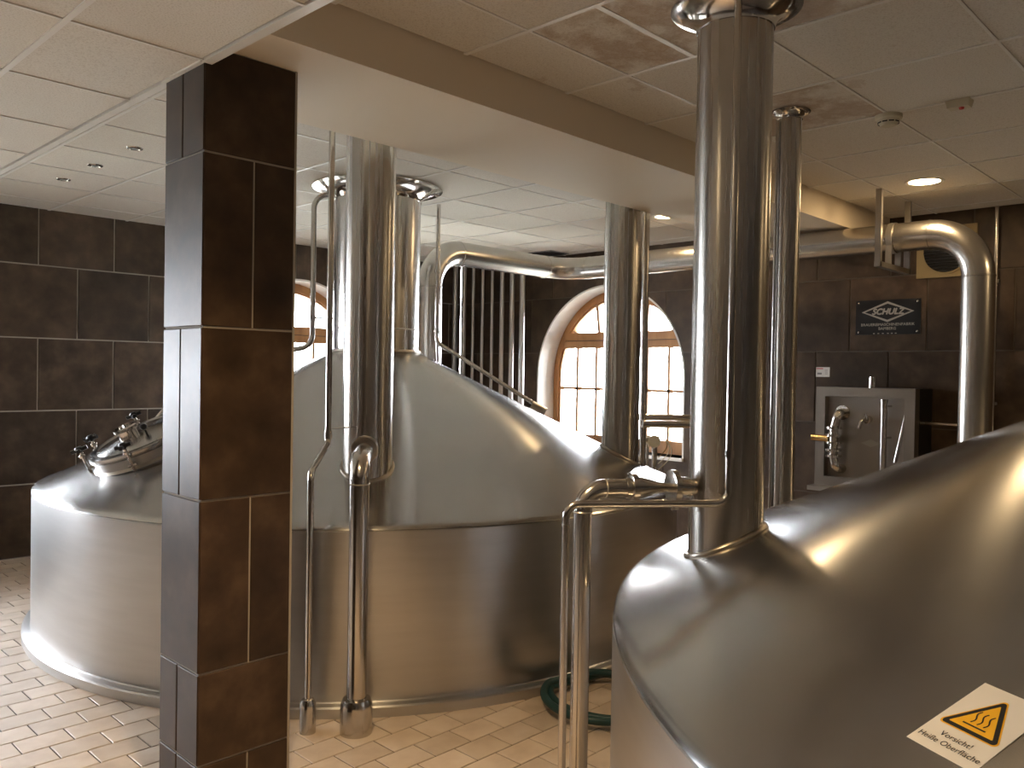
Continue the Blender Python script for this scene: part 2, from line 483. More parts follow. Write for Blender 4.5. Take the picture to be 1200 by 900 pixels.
    # window handle
    h = MB().cyl(P(c, 0.25, 1.42), P(c, 0.20, 1.42), 0.012, 12); h.cyl(P(c, 0.205, 1.43), P(c, 0.205, 1.30), 0.009, 12)
    obj('handle', h, 'chrome', root)
    if side == 'left': portal(P(c, 0.36, 1.65), (PI / 2, 0, PI), 1.95, 1.8)
    elif side == 'entrance': portal(P(c, 0.36, 1.65), (PI / 2, 0, -PI / 2), 1.95, 1.8)
    else: portal(P(c, 0.36, 1.65), (PI / 2, 0, PI / 2), 1.95, 1.8)
arch_window(1, 'left', WINL[0])
arch_window(2, 'right', WINR[0])
arch_window(3, 'left', WINL[1])
arch_window(4, 'left', WINL[2])
arch_window(5, 'left', WINL[3])

# ------------------------------------------------------------------ floor
fl = struct(obj('floor', MB().box((XB, YB, -0.12), (XR, YL, -0.004)), 'floor_grout', smooth=0), 'floor of small cream clinker tiles in running bond')
PX, PY, JX, JY = 0.1995, 0.1465, 2.143, 2.722
g = 0.006
cand = []; rest = MB()
ky0 = math.floor((YB - JY) / PY); ky1 = math.ceil((YL - JY) / PY)
def seg_hits(x, y, c, R):
    d = math.hypot(x, y); t = max(0, min(1, (c[0] * x + c[1] * y) / d / d))
    return math.hypot(c[0] - x * t, c[1] - y * t) < R
for k in range(ky0, ky1):
    y0 = JY + k * PY; off = 0 if k % 2 == 0 else PX / 2
    x = JX + off + math.floor((XB - JX) / PX) * PX
    while x < XR:
        a, b = max(XB, x), min(XR, x + PX); c0, c1 = max(YB, y0), min(YL, y0 + PY)
        x += PX
        if b - a < 0.03 or c1 - c0 < 0.03: continue
        cx, cy = (a + b) / 2, (c0 + c1) / 2
        if math.hypot(cx - V1C[0], cy - V1C[1]) < V1R - 0.15 or math.hypot(cx - V2C[0], cy - V2C[1]) < V2R - 0.15: continue
        if 1.42 < cx < 1.55 and 2.86 < cy < 2.95: continue
        full = b - a > PX - 1e-4 and c1 - c0 > PY - 1e-4
        q = in_view(cx, cy, 0, 20)
        if q and full and not seg_hits(cx, cy, V1C, V1R) and not seg_hits(cx, cy, V2C, V2R) and not (190 < q[0] < 335):
            cand.append((q[2], cx, cy, a, b, c0, c1))
        else: rest.quadmesh(*(lambda m: (m.v, m.f))(MB().box((a + g / 2, c0 + g / 2, -0.02), (b - g / 2, c1 - g / 2, 0))))
cand.sort()
tm = make_mesh('tile', tile_box(PX - g, PY - g, 0.02, 0.0022, 'z'), 'floor_tile', 0)
for i, (_, cx, cy, a, b, c0, c1) in enumerate(cand):
    if i < 298: link('tile', tm, fl, (cx, cy, 0.0))
    else: rest.quadmesh(*(lambda m: (m.v, m.f))(MB().box((a + g / 2, c0 + g / 2, -0.02), (b - g / 2, c1 - g / 2, 0))))
o = obj('tile_field', rest, 'floor_tile', fl, smooth=0); o['kind'] = 'stuff'

# ------------------------------------------------------------------ ceilings and beam
ce = struct(obj('ceiling', MB().box((XT, YB, ZC + 0.02), (XR + 0.3, YL + 0.3, ZC + 0.14)), 'white_plaster', smooth=0), 'suspended ceiling of square mineral panels in a white grid, partly water stained')
GX, GY, GP = 2.28, 1.53, 0.627
def lines(j, lo, hi):
    k = math.ceil((lo - j) / GP); out = []
    while j + k * GP < hi: out.append(j + k * GP); k += 1
    return out
STAIN = {}
def ceiling_field(par, x0, x1, y0, y1, jx, jy, z, bar_z):
    xs = [x0] + [v for v in lines(jx, x0 + 0.02, x1 - 0.02)] + [x1]; ys = [y0] + [v for v in lines(jy, y0 + 0.02, y1 - 0.02)] + [y1]
    shared = {}; rest = MB(); cnt = 0
    for a, b in zip(xs, xs[1:]):
        for c, d in zip(ys, ys[1:]):
            w, hh = b - a - 0.012, d - c - 0.012
            if w < 0.02 or hh < 0.02: continue
            cx, cy = (a + b) / 2, (c + d) / 2
            if not in_view(cx, cy, z, 420):
                rest.quadmesh(*(lambda m: (m.v, m.f))(MB().box((a + .006, c + .006, z + 0.002), (b - .006, d - .006, z + 0.018)))); continue
            st = 0
            for (sx, sy), s in STAIN.items():
                if a < sx < b and c < sy < d: st = s
            key = (round(w, 3), round(hh, 3), st)
            if key not in shared: shared[key] = make_mesh('ceiling_panel', tile_box(w, hh, 0.014, 0.002, 'c'), 'ceil%d' % st, 0)
            link('ceiling_panel', shared[key], par, (cx, cy, z + 0.002)); cnt += 1
    if rest.v: obj('ceiling_panel_field', rest, 'ceil0', par, smooth=0)['kind'] = 'stuff'
    for x in xs[1:-1]: obj('grid_bar', MB().box((x - 0.010, y0, z - bar_z), (x + 0.010, y1, z + 0.016)), 't_bar', par, smooth=0)
    for y in ys[1:-1]: obj('grid_bar', MB().box((x0, y - 0.006, z - bar_z + 0.0006), (x1, y + 0.006, z + 0.0155)), 't_bar', par, smooth=0)
STAIN.update({(2.5, 1.7): 2, (2.6, 1.2): 2, (3.2, 1.2): 1, (3.7, 1.9): 2, (3.3, 2.3): 2, (2.6, 2.3): 1, (3.85, 1.2): 1, (3.2, 1.8): 1, (1.9, 5.0): 1, (2.6, 4.9): 1, (2.6, 3.9): 1, (3.0, 2.3): 1, (4.5, 0.9): 1, (3.85, 0.6): 1})
ceiling_field(ce, XT, XR, YB, BY0, GX, GY, ZC, 0.002)
ceiling_field(ce, XT, XR, BY1, YL, GX, GY, ZC, 0.002)
obj('grid_bar', MB().box((GX, 1.835 - 0.012, ZC - 0.0015), (GX + GP, 1.835 + 0.012, ZC + 0.012)), 't_bar', ce, smooth=0)
beam = struct(obj('ceiling_beam', MB().box((XT + 0.07, BY0, ZS), (XR, BY1, ZC + 0.02)), 'plaster', smooth=0), 'wide cream plastered ceiling beam resting on the tiled pillar')
lc = struct(obj('ceiling_low', MB().box((XB, YB, ZL + 0.02), (XT, YL, ZC + 0.14)), 'white_plaster', smooth=0), 'lower panelled ceiling over the gangway, edge next to the pillar')
ceiling_field(lc, XB, XT - 0.005, YB, YL, 0.865, 2.737, ZL, 0.002)
obj('edge_trim', MB().box((XT - 0.005, YB, ZL - 0.004), (XT + 0.030, 2.745, ZL + 0.05)), 't_bar', lc, smooth=0)
obj('edge_trim', MB().box((XT - 0.005, 3.06, ZL - 0.004), (XT + 0.025, YL, ZL + 0.03)), 't_bar', lc, smooth=0)
obj('edge_trim', MB().box((XT - 0.012, 2.745, ZL - 0.004), (XT + 0.004, 3.06, ZL + 0.03)), 't_bar', lc, smooth=0)

# ------------------------------------------------------------------ tiled pillar
cx0, cx1, cy0, cy1 = 1.305, 1.662, 2.747, 3.056
col = struct(obj('pillar', MB().box((cx0 + 0.006, cy0 + 0.006, 0), (cx1 - 0.006, cy1 - 0.006, ZS)), 'grout', smooth=0), 'square pillar clad in glossy dark brown tiles carrying the beam')
zr = [0.0, 0.20, 0.52, 1.12, 1.72, 2.32, ZS]
G = 0.008; shared = {}
def ptile(face, u0, u1, z0, z1):
    w, hh = u1 - u0 - G, z1 - z0 - G; uc, zc = (u0 + u1) / 2, (z0 + z1) / 2
    ax = {'f': 'y', 'l': 'x', 'b': 'y', 'r': 'x'}[face]
    key = (ax, round(w, 3), round(hh, 3))
    if face in 'fl':
        if key not in shared: shared[key] = make_mesh('tile', tile_box(w, hh, 0.008, 0.002, ax), 'pillar_tile', 0)
        link('tile', shared[key], col, (uc, cy0, zc) if face == 'f' else (cx0, uc, zc))
    else:
        if face == 'b': link('tile', make_mesh('tile', MB().box((-w / 2, -0.008, -hh / 2), (w / 2, 0, hh / 2)), 'pillar_tile', 0), col, (uc, cy1, zc))
        else: link('tile', make_mesh('tile', MB().box((-0.008, -w / 2, -hh / 2), (0, w / 2, hh / 2)), 'pillar_tile', 0), col, (cx1, uc, zc))
for i, (z0, z1) in enumerate(zip(zr, zr[1:])):
    front_split = i % 2 == 0
    mx, my = cx0 + 0.19, cy0 + 0.165
    for face, lo, hi, mid, sp in (('f', cx0, cx1, mx, front_split), ('b', cx0, cx1, mx, front_split), ('l', cy0, cy1, my, not front_split or i == 0), ('r', cy0, cy1, my, not front_split)):
        if sp: ptile(face, lo, mid, z0, z1); ptile(face, mid, hi, z0, z1)
        else: ptile(face, lo, hi, z0, z1)
obj('edge_profile', MB().box((cx1 - 0.008, cy0 - 0.001, 0), (cx1 + 0.001, cy0 + 0.008, ZS)), 'grout', col, smooth=0)

# ------------------------------------------------------------------ brewing vessels
def ring_pts(px, py, r, zf, n=48, off=0.0): return [(px + r * math.cos(2 * PI * i / n), py + r * math.sin(2 * PI * i / n), zf(px + r * math.cos(2 * PI * i / n), py + r * math.sin(2 * PI * i / n)) + off) for i in range(n)]
def stack(root, px, py, r, zf, fr, fh, top=ZC, seams=()):
    """vertical stack welded into a vessel top, trumpet flange at the ceiling"""
    zb = zf(px, py) - r * 0.6
    s = obj('vapour_stack', MB().lathe([(r, 0), (r, top - zb - 0.01)], (px, py, zb), 64), 'stack', root, origin=(px, py, zb))
    for z in seams: obj('seam_ring', MB().lathe([(r, -0.004), (r + 0.0025, 0), (r, 0.004)], (px, py, z), 64), 'weld', s)
    obj('weld_ring', MB().sweep(ring_pts(px, py, r + 0.004, zf, 56, 0.004), 0.010, 10, True), 'weld', s)
    if fr:
        p = [(r, -fh * 1.15)] + [(r + 0.004 + (fr - r - 0.004) * (1 - math.cos(a)) ** 0.9 / 1.0, -fh * 1.15 + fh * 1.0 * math.sin(a)) for a in [PI / 2 * i / 8 for i in range(0, 9)]]
        p += [(fr, -fh * 0.08), (fr * 0.99, -0.002), (r, -0.002)]
        obj('ceiling_flange', MB().lathe(p, (px, py, top), 64, closed=True), 'chrome', s)
    return s
def vessel(loc, R, rim, t, r_top, label, cat):
    root = thing('brewing_vessel', (loc[0], loc[1], 0), label, cat, 'steel brewing vessels')
    c = (loc[0], loc[1], 0)
    obj('shell', MB().lathe([(R - 0.004, 0.03), (R, 0.05), (R, rim - 0.004), (R - 0.006, rim)], c, 160), 'vessel', root, smooth=30)
    k = 0.05
    prof = [(R - 0.004, rim - 0.001), (R - 0.001, rim + 0.004), (R - 0.006, rim + 0.013), (R - 0.02, rim + 0.022), (R - 0.05, rim + 0.05 * t + 0.010), (R - 0.10, rim + 0.10 * t + 0.005)]
    for i in range(1, 9):
        r = (R - 0.1) + (r_top - R + 0.1) * i / 8; prof.append((r, rim + (R - r) * t))
    prof += [(0.02, rim + (R - r_top) * t + 0.01)]
    obj('cone_top', MB().lathe(prof, c, 160), 'cone', root, smooth=60)
    obj('base_ring', MB().lathe([(R - 0.01, 0.0), (R + 0.045, 0.0), (R + 0.046, 0.045), (R + 0.038, 0.052), (R + 0.006, 0.056), (R - 0.01, 0.07)], c, 160, closed=True), 'vessel', root, smooth=30)
    return root
v1 = vessel(V1C, V1R, RIM, T1, 0.29, 'large round steel brewing vessel with conical top behind the tiled pillar', 'vessel')
v2 = vessel(V2C, V2R, RIM, T2, 0.45, 'largest steel vessel with the hot surface warning sticker on its cone', 'vessel')
stack(v1, V1C[0], V1C[1], 0.300, lambda x, y: RIM + (V1R - 0.30) * T1, 0.452, 0.085, seams=(1.865,))
S1 = (2.566, 3.521); S2 = (4.62, 3.44); S3 = (2.612, 1.482); S4 = (3.82, 1.868)
stack(v1, S1[0], S1[1], 0.127, zc1, 0.20, 0.05)
stack(v1, S2[0], S2[1], 0.127, zc1, 0.20, 0.05)
stack(v2, S3[0], S3[1], 0.128, zc2, 0.222, 0.075)
stack(v2, S4[0], S4[1], 0.058, zc2, 0.098, 0.035)
obj('side_tube', MB().cyl((S4[0] - 0.062, S4[1] + 0.03, zc2(S4[0], S4[1]) - 0.03), (S4[0] - 0.062, S4[1] + 0.03, ZC - 0.05), 0.007, 12), 'pipe', v2)
# manhole on the left vessel
a = math.radians(178); r0 = 1.54
er = Vector((math.cos(a), math.sin(a), -T1)).normalized(); et = Vector((-math.sin(a), math.cos(a), 0)); nn = er.cross(et)
if nn.z < 0: nn = -nn
mc = Vector((V1C[0] + r0 * math.cos(a), V1C[1] + r0 * math.sin(a), RIM + (V1R - r0) * T1))
R = 0.325
mh = obj('manhole', MB().lathe([(R - 0.012, -0.06), (R - 0.012, 0.06), (R - 0.03, 0.062), (R - 0.03, -0.06)], mc, 64, nn, closed=True), 'vessel', v1, origin=mc)
obj('collar_weld', MB().lathe([(R - 0.012, 0.0), (R + 0.006, 0.0), (R - 0.010, 0.012)], mc, 64, nn, closed=True), 'weld', mh)
obj('lid', MB().lathe([(R, 0.062), (R + 0.004, 0.075), (R, 0.092), (R - 0.03, 0.098), (R - 0.05, 0.088), (R - 0.09, 0.098), (0.14, 0.116), (0.02, 0.12), (0.0, 0.12)], mc, 64, nn), 'cone', mh)
def at_m(ang, rr, hh): return mc + (er * math.cos(ang) + et * math.sin(ang)) * rr + nn * hh
for ang in (-150, -104, -54, -22, 52, 105, 150):
    A = math.radians(ang); d = er * math.cos(A) + et * math.sin(A); s = nn.cross(d)
    b = at_m(A, R + 0.022, 0.0)
    mb = MB().cyl(b + nn * 0.0, b + nn * 0.135, 0.009, 12)
    mb.cyl(b - s * 0.024 + nn * 0.03, b + s * 0.024 + nn * 0.03, 0.008, 12)
    mb.cyl(at_m(A, R - 0.015, 0.03), b + nn * 0.03, 0.010, 12)
    mb.lathe([(0.009, 0), (0.018, 0.004), (0.018, 0.018), (0.009, 0.022)], b + nn * 0.095, 16, nn)
    cl = obj('clamp', mb, 'chrome', mh)
    kb = MB(); kc = b + nn * 0.13
    kb.lathe([(0.012, 0), (0.020, 0.008), (0.022, 0.026), (0.014, 0.036), (0.0, 0.038)], kc, 18, nn)
    for q in range(4):
        qa = q * PI / 2 + A; dd = er * math.cos(qa) + et * math.sin(qa)
        kb.cyl(kc + nn * 0.016, kc + nn * 0.018 + dd * 0.044, 0.0115, 10)
    obj('star_knob', kb, 'black', mh)
sg = mc + er * 0.085 + nn * 0.105 + et * 0.0
obj('sight_glass', MB().lathe([(0.052, 0), (0.052, 0.055), (0.068, 0.058), (0.070, 0.074), (0.052, 0.078), (0.050, 0.060), (0.045, 0.01)], sg, 40, nn, closed=True), 'chrome', mh)
obj('sight_pane', MB().lathe([(0.051, 0.058), (0.0, 0.062)], sg, 40, nn), 'glass', mh)
kk = mc + nn * 0.14 + et * 0.12 + er * 0.03
mb = MB().cyl(kk - nn * 0.05, kk, 0.006, 10)
mb.lathe([(0.0, 0.0), (0.014, 0.004), (0.021, 0.018), (0.014, 0.034), (0.0, 0.038)], kk, 18, nn)
obj('ball_knob', mb, 'black', mh)
mb = MB().sweep([at_m(math.radians(80 + i * 4), R + 0.004, 0.10) for i in range(8)], 0.012, 10)
obj('hinge', mb, 'chrome', mh)

# ------------------------------------------------------------------ pipes at the first vessel
def floor_foot(loc, r, hgt, pr):
    return MB().lathe([(r, 0), (r, hgt * 0.72), (r * 0.96, hgt * 0.84), (pr + (r - pr) * 0.55, hgt * 0.97), (pr, hgt)], (loc[0], loc[1], 0), 40)
p = (2.138, 2.987)
t = thing('drain_pipe', (*p, 0), 'thick polished pipe on a wide steel foot bending back into the vapour stack', 'pipe')
obj('floor_sleeve', floor_foot(p, 0.070, 0.155, 0.047), 'pipe', t)
d = (Vector(S1) - Vector(p)).normalized()
e = Vector(S1) - d * 0.115
obj('tube', MB().pipe([(*p, 0.10), (*p, 1.19), (e.x, e.y, 1.19)], 0.043, 0.085, 32, 10), 'pipe', t)
obj('weld_seam', MB().lathe([(0.043, -0.003), (0.0455, 0), (0.043, 0.003)], (*p, 1.085), 32), 'weld', t)
mb = MB(); u0 = Vector((*(Vector(S1) - d * 0.29), 1.195)); dv = Vector((d.x, d.y, 0))
mb.lathe([(0.044, 0), (0.062, 0.002), (0.062, 0.018), (0.055, 0.022), (0.066, 0.026), (0.066, 0.046), (0.058, 0.05), (0.058, 0.075)], u0, 36, dv)
obj('union_nut', mb, 'weld', t)

p = (1.986, 3.132); q = (2.265, 3.425)
t = thing('condensate_pipe', (*p, 0), 'thin pipe with a kink and slim floor sleeve beside the thick drain pipe', 'pipe')
obj('floor_sleeve', floor_foot(p, 0.035, 0.15, 0.016), 'pipe', t)
obj('tube', MB().pipe([(*p, 0.1), (*p, 1.135), (*q, 1.225), (*q, ZC - 0.03)], 0.0145, 0.05, 20, 6), 'pipe', t)
obj('coupling', MB().cyl((*q, 1.245), (*q, 1.285), 0.019, 20), 'pipe', t)
obj('stay', MB().cyl((*q, 1.295), (S1[0] - 0.10, S1[1] - 0.05, 1.295), 0.0035, 8), 'pipe', t)

p = (3.20, 5.05)
t = thing('spray_pipe', (*p, 1.7), 'thin pipe hanging beside the widest stack and curving over the cone', 'pipe')
obj('tube', MB().pipe([(V1C[0] - 0.1, V1C[1] + 0.12, 2.80), (*p, 2.80), (*p, 1.735), (2.55, 5.30, 1.62), (2.2, 5.45, zc1(2.2, 5.45))], 0.019, 0.10, 16, 8), 'pipe', t)
obj('stay', MB().cyl((*p, 1.94), (V1C[0] - 0.2, V1C[1] + 0.22, 1.94), 0.006, 8), 'pipe', t)
obj('clip', MB().cyl((*p, 1.925), (*p, 1.955), 0.024, 16), 'chrome', t)

p = (4.163, 4.846); e = (4.66, 4.27)
t = thing('sensor_conduit', (*p, 1.8), 'thin conduit dropping from the ceiling and slanting down along the cone', 'conduit')
obj('tube', MB().pipe([(*p, ZC - 0.01), (*p, 1.80), (e[0], e[1], zc1(*e) + 0.075), ], 0.0155, 0.07, 16, 8), 'pipe', t)
for z in (1.87, 2.33): obj('clip', MB().cyl((*p, z), (*p, z + 0.022), 0.024, 16), 'chrome', t)
obj('stay', MB().cyl((*p, 1.85), (4.20, 4.86, zc1(4.20, 4.86) - 0.02), 0.010, 10), 'pipe', t)
obj('probe_head', MB().cyl((e[0] - 0.02, e[1] + 0.02, zc1(*e) + 0.075), (e[0] + 0.05, e[1] - 0.06, zc1(*e) + 0.02), 0.032, 20), 'weld', t)

# ------------------------------------------------------------------ feed pipes to the near stack
p = Vector((2.182, 1.775)); s = Vector(S3)
d = (s - p).normalized(); d3 = Vector((d.x, d.y, 0)); zf = 1.193
def on(l, z=zf): return Vector((p.x + d.x * l, p.y + d.y * l, z))
Lh = (s - p).length - 0.125
t = thing('feed_pipe', (p.x, p.y, 0), 'polished feed pipe rising from the floor with clamps and reducer into the near stack', 'pipe')
obj('tube', MB().pipe([(p.x, p.y, 0), (p.x, p.y, zf), on(0.155)], 0.031, 0.075, 32, 10), 'pipe', t)
obj('weld_seam', MB().lathe([(0.031, -0.0025), (0.0328, 0), (0.031, 0.0025)], (p.x, p.y, zf - 0.078), 32), 'weld', t)
obj('weld_seam', MB().lathe([(0.031, -0.0025), (0.0328, 0), (0.031, 0.0025)], on(0.078), 32, d3), 'weld', t)
def clamp(l, r, w):
    mb = MB().lathe([(r - 0.012, 0), (r, 0.003), (r, w - 0.003), (r - 0.012, w)], on(l), 36, d3)
    b = on(l + w / 2)
    mb.cyl(b - Vector((0, 0, r - 0.002)), b - Vector((0, 0, r + 0.018)), 0.008, 12)
    mb.cyl(b - Vector((0, 0, r + 0.012)) - d3 * 0.005, b - Vector((0, 0, r + 0.012)) + d3 * 0.02, 0.006, 12)
    return mb
obj('clamp', clamp(0.165, 0.048, 0.026), 'pipe', t)
obj('ferrule', MB().lathe([(0.034, 0.15), (0.036, 0.165)], on(0), 32, d3), 'pipe', t)
obj('reducer', MB().lathe([(0.036, 0.19), (0.036, 0.21), (0.019, 0.27), (0.0165, Lh - 0.10), (0.0165, Lh - 0.07)], on(0), 32, d3), 'pipe', t)
obj('clamp', clamp(Lh - 0.085, 0.060, 0.026), 'pipe', t)
obj('socket', MB().lathe([(0.034, Lh - 0.062), (0.036, Lh - 0.05), (0.036, Lh - 0.016), (0.030, Lh - 0.012), (0.030, Lh + 0.01)], on(0), 32, d3), 'pipe', t)

p = (2.056, 1.742); q = (2.478, 1.398)
t = thing('rinse_pipe', (*p, 0), 'slim bright pipe running across and up the front of the near stack', 'pipe')
obj('tube', MB().pipe([(*p, 0), (*p, 1.158), (*q, 1.158), (*q, ZC - 0.01)], 0.0125, 0.045, 24, 10), 'pipe', t)
for z in (1.31, ): obj('clip', MB().cyl((*q, z), (*q, z + 0.024), 0.0165, 20), 'chrome', t)
for z in (1.09, ): obj('weld_seam', MB().cyl((*p, z), (*p, z + 0.003), 0.0135, 20), 'weld', t)
obj('stay', MB().cyl((*q, 1.32), (S3[0], S3[1], 1.32), 0.006, 8), 'pipe', t)

# ------------------------------------------------------------------ pipework behind the second stack
p = (4.838, 3.408)
t = thing('riser_pipe', (p[0], p[1], 1.0), 'slender riser pipe standing on the cone beside the second front stack', 'pipe')
obj('tube', MB().cyl((*p, zc1(*p) - 0.03), (*p, ZC - 0.02), 0.024, 24), 'pipe', t)
t = thing('hairpin_pipe', (4.80, 3.37, 1.235), 'horizontal hairpin pipe tied to the slender riser in front of the arched window', 'pipe')
obj('tube', MB().pipe([(4.79, 3.375, 1.238), (5.25, 2.95, 1.236), (5.42, 3.10, 1.27), (4.95, 3.60, 1.27)], 0.026, 0.09, 20, 8), 'pipe', t)
p = (5.608, 3.831)
t = thing('valve_stand', (*p, 0), 'floor standing sample valve with round dial and coiled wires under the arched window', 'valve')
obj('post', MB().cyl((*p, 0), (*p, 1.06), 0.022, 16), 'pipe', t)
fv = Vector((-0.85, -0.52, 0)).normalized(); rv = Vector((0.52, -0.85, 0)).normalized()
P0 = Vector((*p, 0))
obj('dial', MB().cyl(P0 + Vector((0, 0, 1.05)) + fv * 0.02, P0 + Vector((0, 0, 1.05)) + fv * 0.09, 0.048, 28), 'cream', t)
obj('valve_body', MB().cyl(P0 - rv * 0.10 + Vector((0, 0, 1.055)), P0 + rv * 0.04 + Vector((0, 0, 1.055)), 0.035, 20), 'chrome', t)
obj('side_tube', MB().pipe([P0 - rv * 0.09 + Vector((0, 0, 1.08)), P0 - rv * 0.055 + fv * .03 + Vector((0, 0, 1.02)), P0 - rv * 0.055 + fv * .03 + Vector((0, 0, 0.75))], 0.012, 0.03, 12), 'chrome', t)
for k in range(3):
    pts = [P0 + fv * 0.03 + rv * (0.03 + (0.07 + 0.018 * k) * math.sin(PI * i / 14)) + Vector((0, 0, 1.12 - (0.20 + 0.05 * k) * i / 14)) for i in range(15)]
    obj('wire', MB().sweep(pts, 0.004, 8), 'cream' if k else 'brass', t)

# vertical pipes in the corner
dia = [0.030, 0.027, 0.018, 0.018, 0.017, 0.025, 0.028, 0.032]
for i in range(8):
    y = 7.385 - i * 0.1573
    x = 6.62
    t = thing('corner_pipe', (x, y, 0), ['upright pipe at the corner end of the row of eight', 'second upright pipe from the tiled corner in the row', 'third upright pipe from the tiled corner, a slim one', 'fourth upright pipe from the tiled corner, a slim one', 'slimmest upright pipe, fourth from the arched window', 'upright pipe in the row, third from the arched window', 'upright pipe in the row, second from the arched window', 'thickest upright pipe of the row, next to the arched window'][i], 'pipe', 'row of eight pipes in the corner')
    obj('tube', MB().cyl((x, y, 0), (x, y, ZC - 0.005), dia[i], 20), 'matte_pipe', t)
    obj('ceiling_rosette', MB().lathe([(dia[i], -0.02), (dia[i] + 0.02, -0.004), (dia[i] + 0.02, -0.001)], (x, y, ZC), 20), 'chrome', t)
    obj('floor_sleeve', MB().lathe([(dia[i] + 0.02, 0), (dia[i] + 0.02, 0.08), (dia[i], 0.1)], (x, y, 0), 20), 'pipe', t)

# ------------------------------------------------------------------ ventilation duct
DX, DY, DZ, DR = 6.03, 5.17, 2.56, 0.100
bx, by = 4.36, 5.17; ex, ey = 6.03, 1.62
t = thing('exhaust_duct', (bx, by, 0), 'fat sheet steel duct rising from the first vessel and crossing below the ceiling', 'duct')
path = fillet([(bx, by, zc1(bx, by) - 0.08), (bx, by, DZ), (DX, DY, DZ), (ex, ey, DZ), (ex, ey, 0.0)], 0.30, 14)
obj('tube', MB().sweep(path, DR, 40), 'duct', t, smooth=50)
def dring(c, ax, par=t): obj('seam_ring', MB().lathe([(DR - 0.001, -0.006), (DR + 0.004, -0.003), (DR + 0.004, 0.003), (DR - 0.001, 0.006)], c, 40, ax), 'duct', par)
dring((ex, ey, DZ - 0.30), (0, 0, 1)); dring((ex, ey + 0.30, DZ), (0, 1, 0)); dring((ex, 2.02 + 0.12, DZ), (0, 1, 0))
dring((bx, by, DZ - 0.30), (0, 0, 1)); dring((bx + 0.30, by, DZ), (1, 0, 0)); dring((DX - 0.30, DY, DZ), (1, 0, 0)); dring((DX, DY - 0.30, DZ), (0, 1, 0))
for y, lab in ((2.16, 'steel hanger frame around the duct next to the lit downlight'), (4.46, 'steel hanger frame around the duct near the arched window')):
    h = thing('duct_hanger', (DX, y, 2.38), lab, 'hanger', 'hangers carrying the exhaust duct')
    for x in (5.755, 6.30): obj('post', MB().box((x - 0.014, y - 0.02, 2.335), (x + 0.014, y + 0.02, ZC - 0.003)), 'bracket', h, smooth=0)
    obj('cross_bar', MB().box((5.737, y - 0.02, 2.335), (6.318, y + 0.02, 2.37)), 'bracket', h, smooth=0)
    obj('strap', MB().lathe([(DR + 0.001, -0.02), (DR + 0.008, -0.02), (DR + 0.008, 0.02), (DR + 0.001, 0.02)], (DX, y, DZ), 40, (0, 1, 0), closed=True), 'bracket', h)
    for s_ in (-1, 1): obj('saddle', MB().box((DX + s_ * 0.09 - 0.006, y - 0.02, 2.37), (DX + s_ * 0.09 + 0.006, y + 0.02, 2.50)), 'bracket', h, smooth=0)
t = thing('wall_conduit', (6.86, 1.728, 1.0), 'bare vertical conduit on the dark wall behind the duct elbow', 'conduit')
obj('tube', MB().cyl((6.86, 1.728, 0.9), (6.86, 1.728, ZC - 0.003), 0.016, 16), 'pipe', t)
for z in (1.4, 2.3): obj('clip', MB().box((6.86, 1.708, z), (6.90, 1.748, z + 0.02)), 'bracket', t, smooth=0)

# ------------------------------------------------------------------ right wall: cabinet, plate, vent, label
XF = 6.52; y0, y1, z0, z1 = 2.155, 2.912, 0.72, 1.507
t = thing('sampling_cabinet', (6.71, 2.53, z0), 'steel wall box with recessed front holding valves and a sight tube', 'cabinet')
mb = MB(); bw = 0.075
mb.box((XF, y0, z1 - bw), (XF + 0.07, y1, z1)); mb.box((XF, y0, z0), (XF + 0.07, y1, z0 + bw))
mb.box((XF, y0, z0 + bw), (XF + 0.07, y0 + bw, z1 - bw)); mb.box((XF, y1 - bw, z0 + bw), (XF + 0.07, y1, z1 - bw))
obj('frame', mb, 'cabinet_frame', t, smooth=0)
obj('back_panel', MB().box((XF + 0.07, y0 + 0.002, z0), (XF + 0.10, y1 - 0.002, z1 - 0.002)), 'cabinet', t, smooth=0)
obj('housing', MB().box((XF + 0.10, y0, z0), (XR, y1, z1 - 0.001)), 'plate', t, smooth=0)
obj('tray', MB().box((XF - 0.10, y0 - 0.01, z0 - 0.035), (XF + 0.07, y1 + 0.015, z0)), 'bracket', t, smooth=0)
XP = XF + 0.07
pts = [(XP, 2.72, 1.305), (XF - 0.02, 2.72, 1.305), (XF - 0.02, 2.752, 1.18), (XF - 0.02, 2.752, 0.95), (XF - 0.02, 2.73, 0.865), (XP, 2.715, 0.86)]
man = obj('valve_manifold', MB().pipe(pts, 0.033, 0.05, 20, 8), 'pipe', t)
for z in (1.185, 1.125, 1.07, 1.01, 0.965):
    obj('flange_ring', MB().lathe([(0.033, -0.010), (0.060, -0.009), (0.060, 0.009), (0.033, 0.010)], (XF - 0.02, 2.752, z), 24), 'chrome', man)
obj('flange_ring', MB().cyl((XP, 2.72, 1.305), (XP - 0.015, 2.72, 1.305), 0.058, 24), 'chrome', man)
obj('lever', MB().cyl((XF - 0.02, 2.79, 1.095), (XF - 0.02, 2.93, 1.10), 0.026, 20), 'brass', man)
mb = MB().cyl((XP, 2.515, 1.262), (XP - 0.05, 2.515, 1.255), 0.028, 20); mb.pipe([(XP - 0.05, 2.515, 1.255), (XF - 0.03, 2.535, 1.255), (XF - 0.04, 2.55, 1.19)], 0.014, 0.02, 14); mb.cyl((XP - 0.06, 2.51, 1.26), (XP - 0.06, 2.52, 1.305), 0.008, 10)
obj('tap', mb, 'chrome', t)
mb = MB().cyl((XF + 0.0, 2.378, 0.78), (XF + 0.0, 2.378, 1.41), 0.024, 20); mb.lathe([(0.028, 0), (0.028, 0.02), (0.0, 0.024)], (XF, 2.378, 1.40), 20)
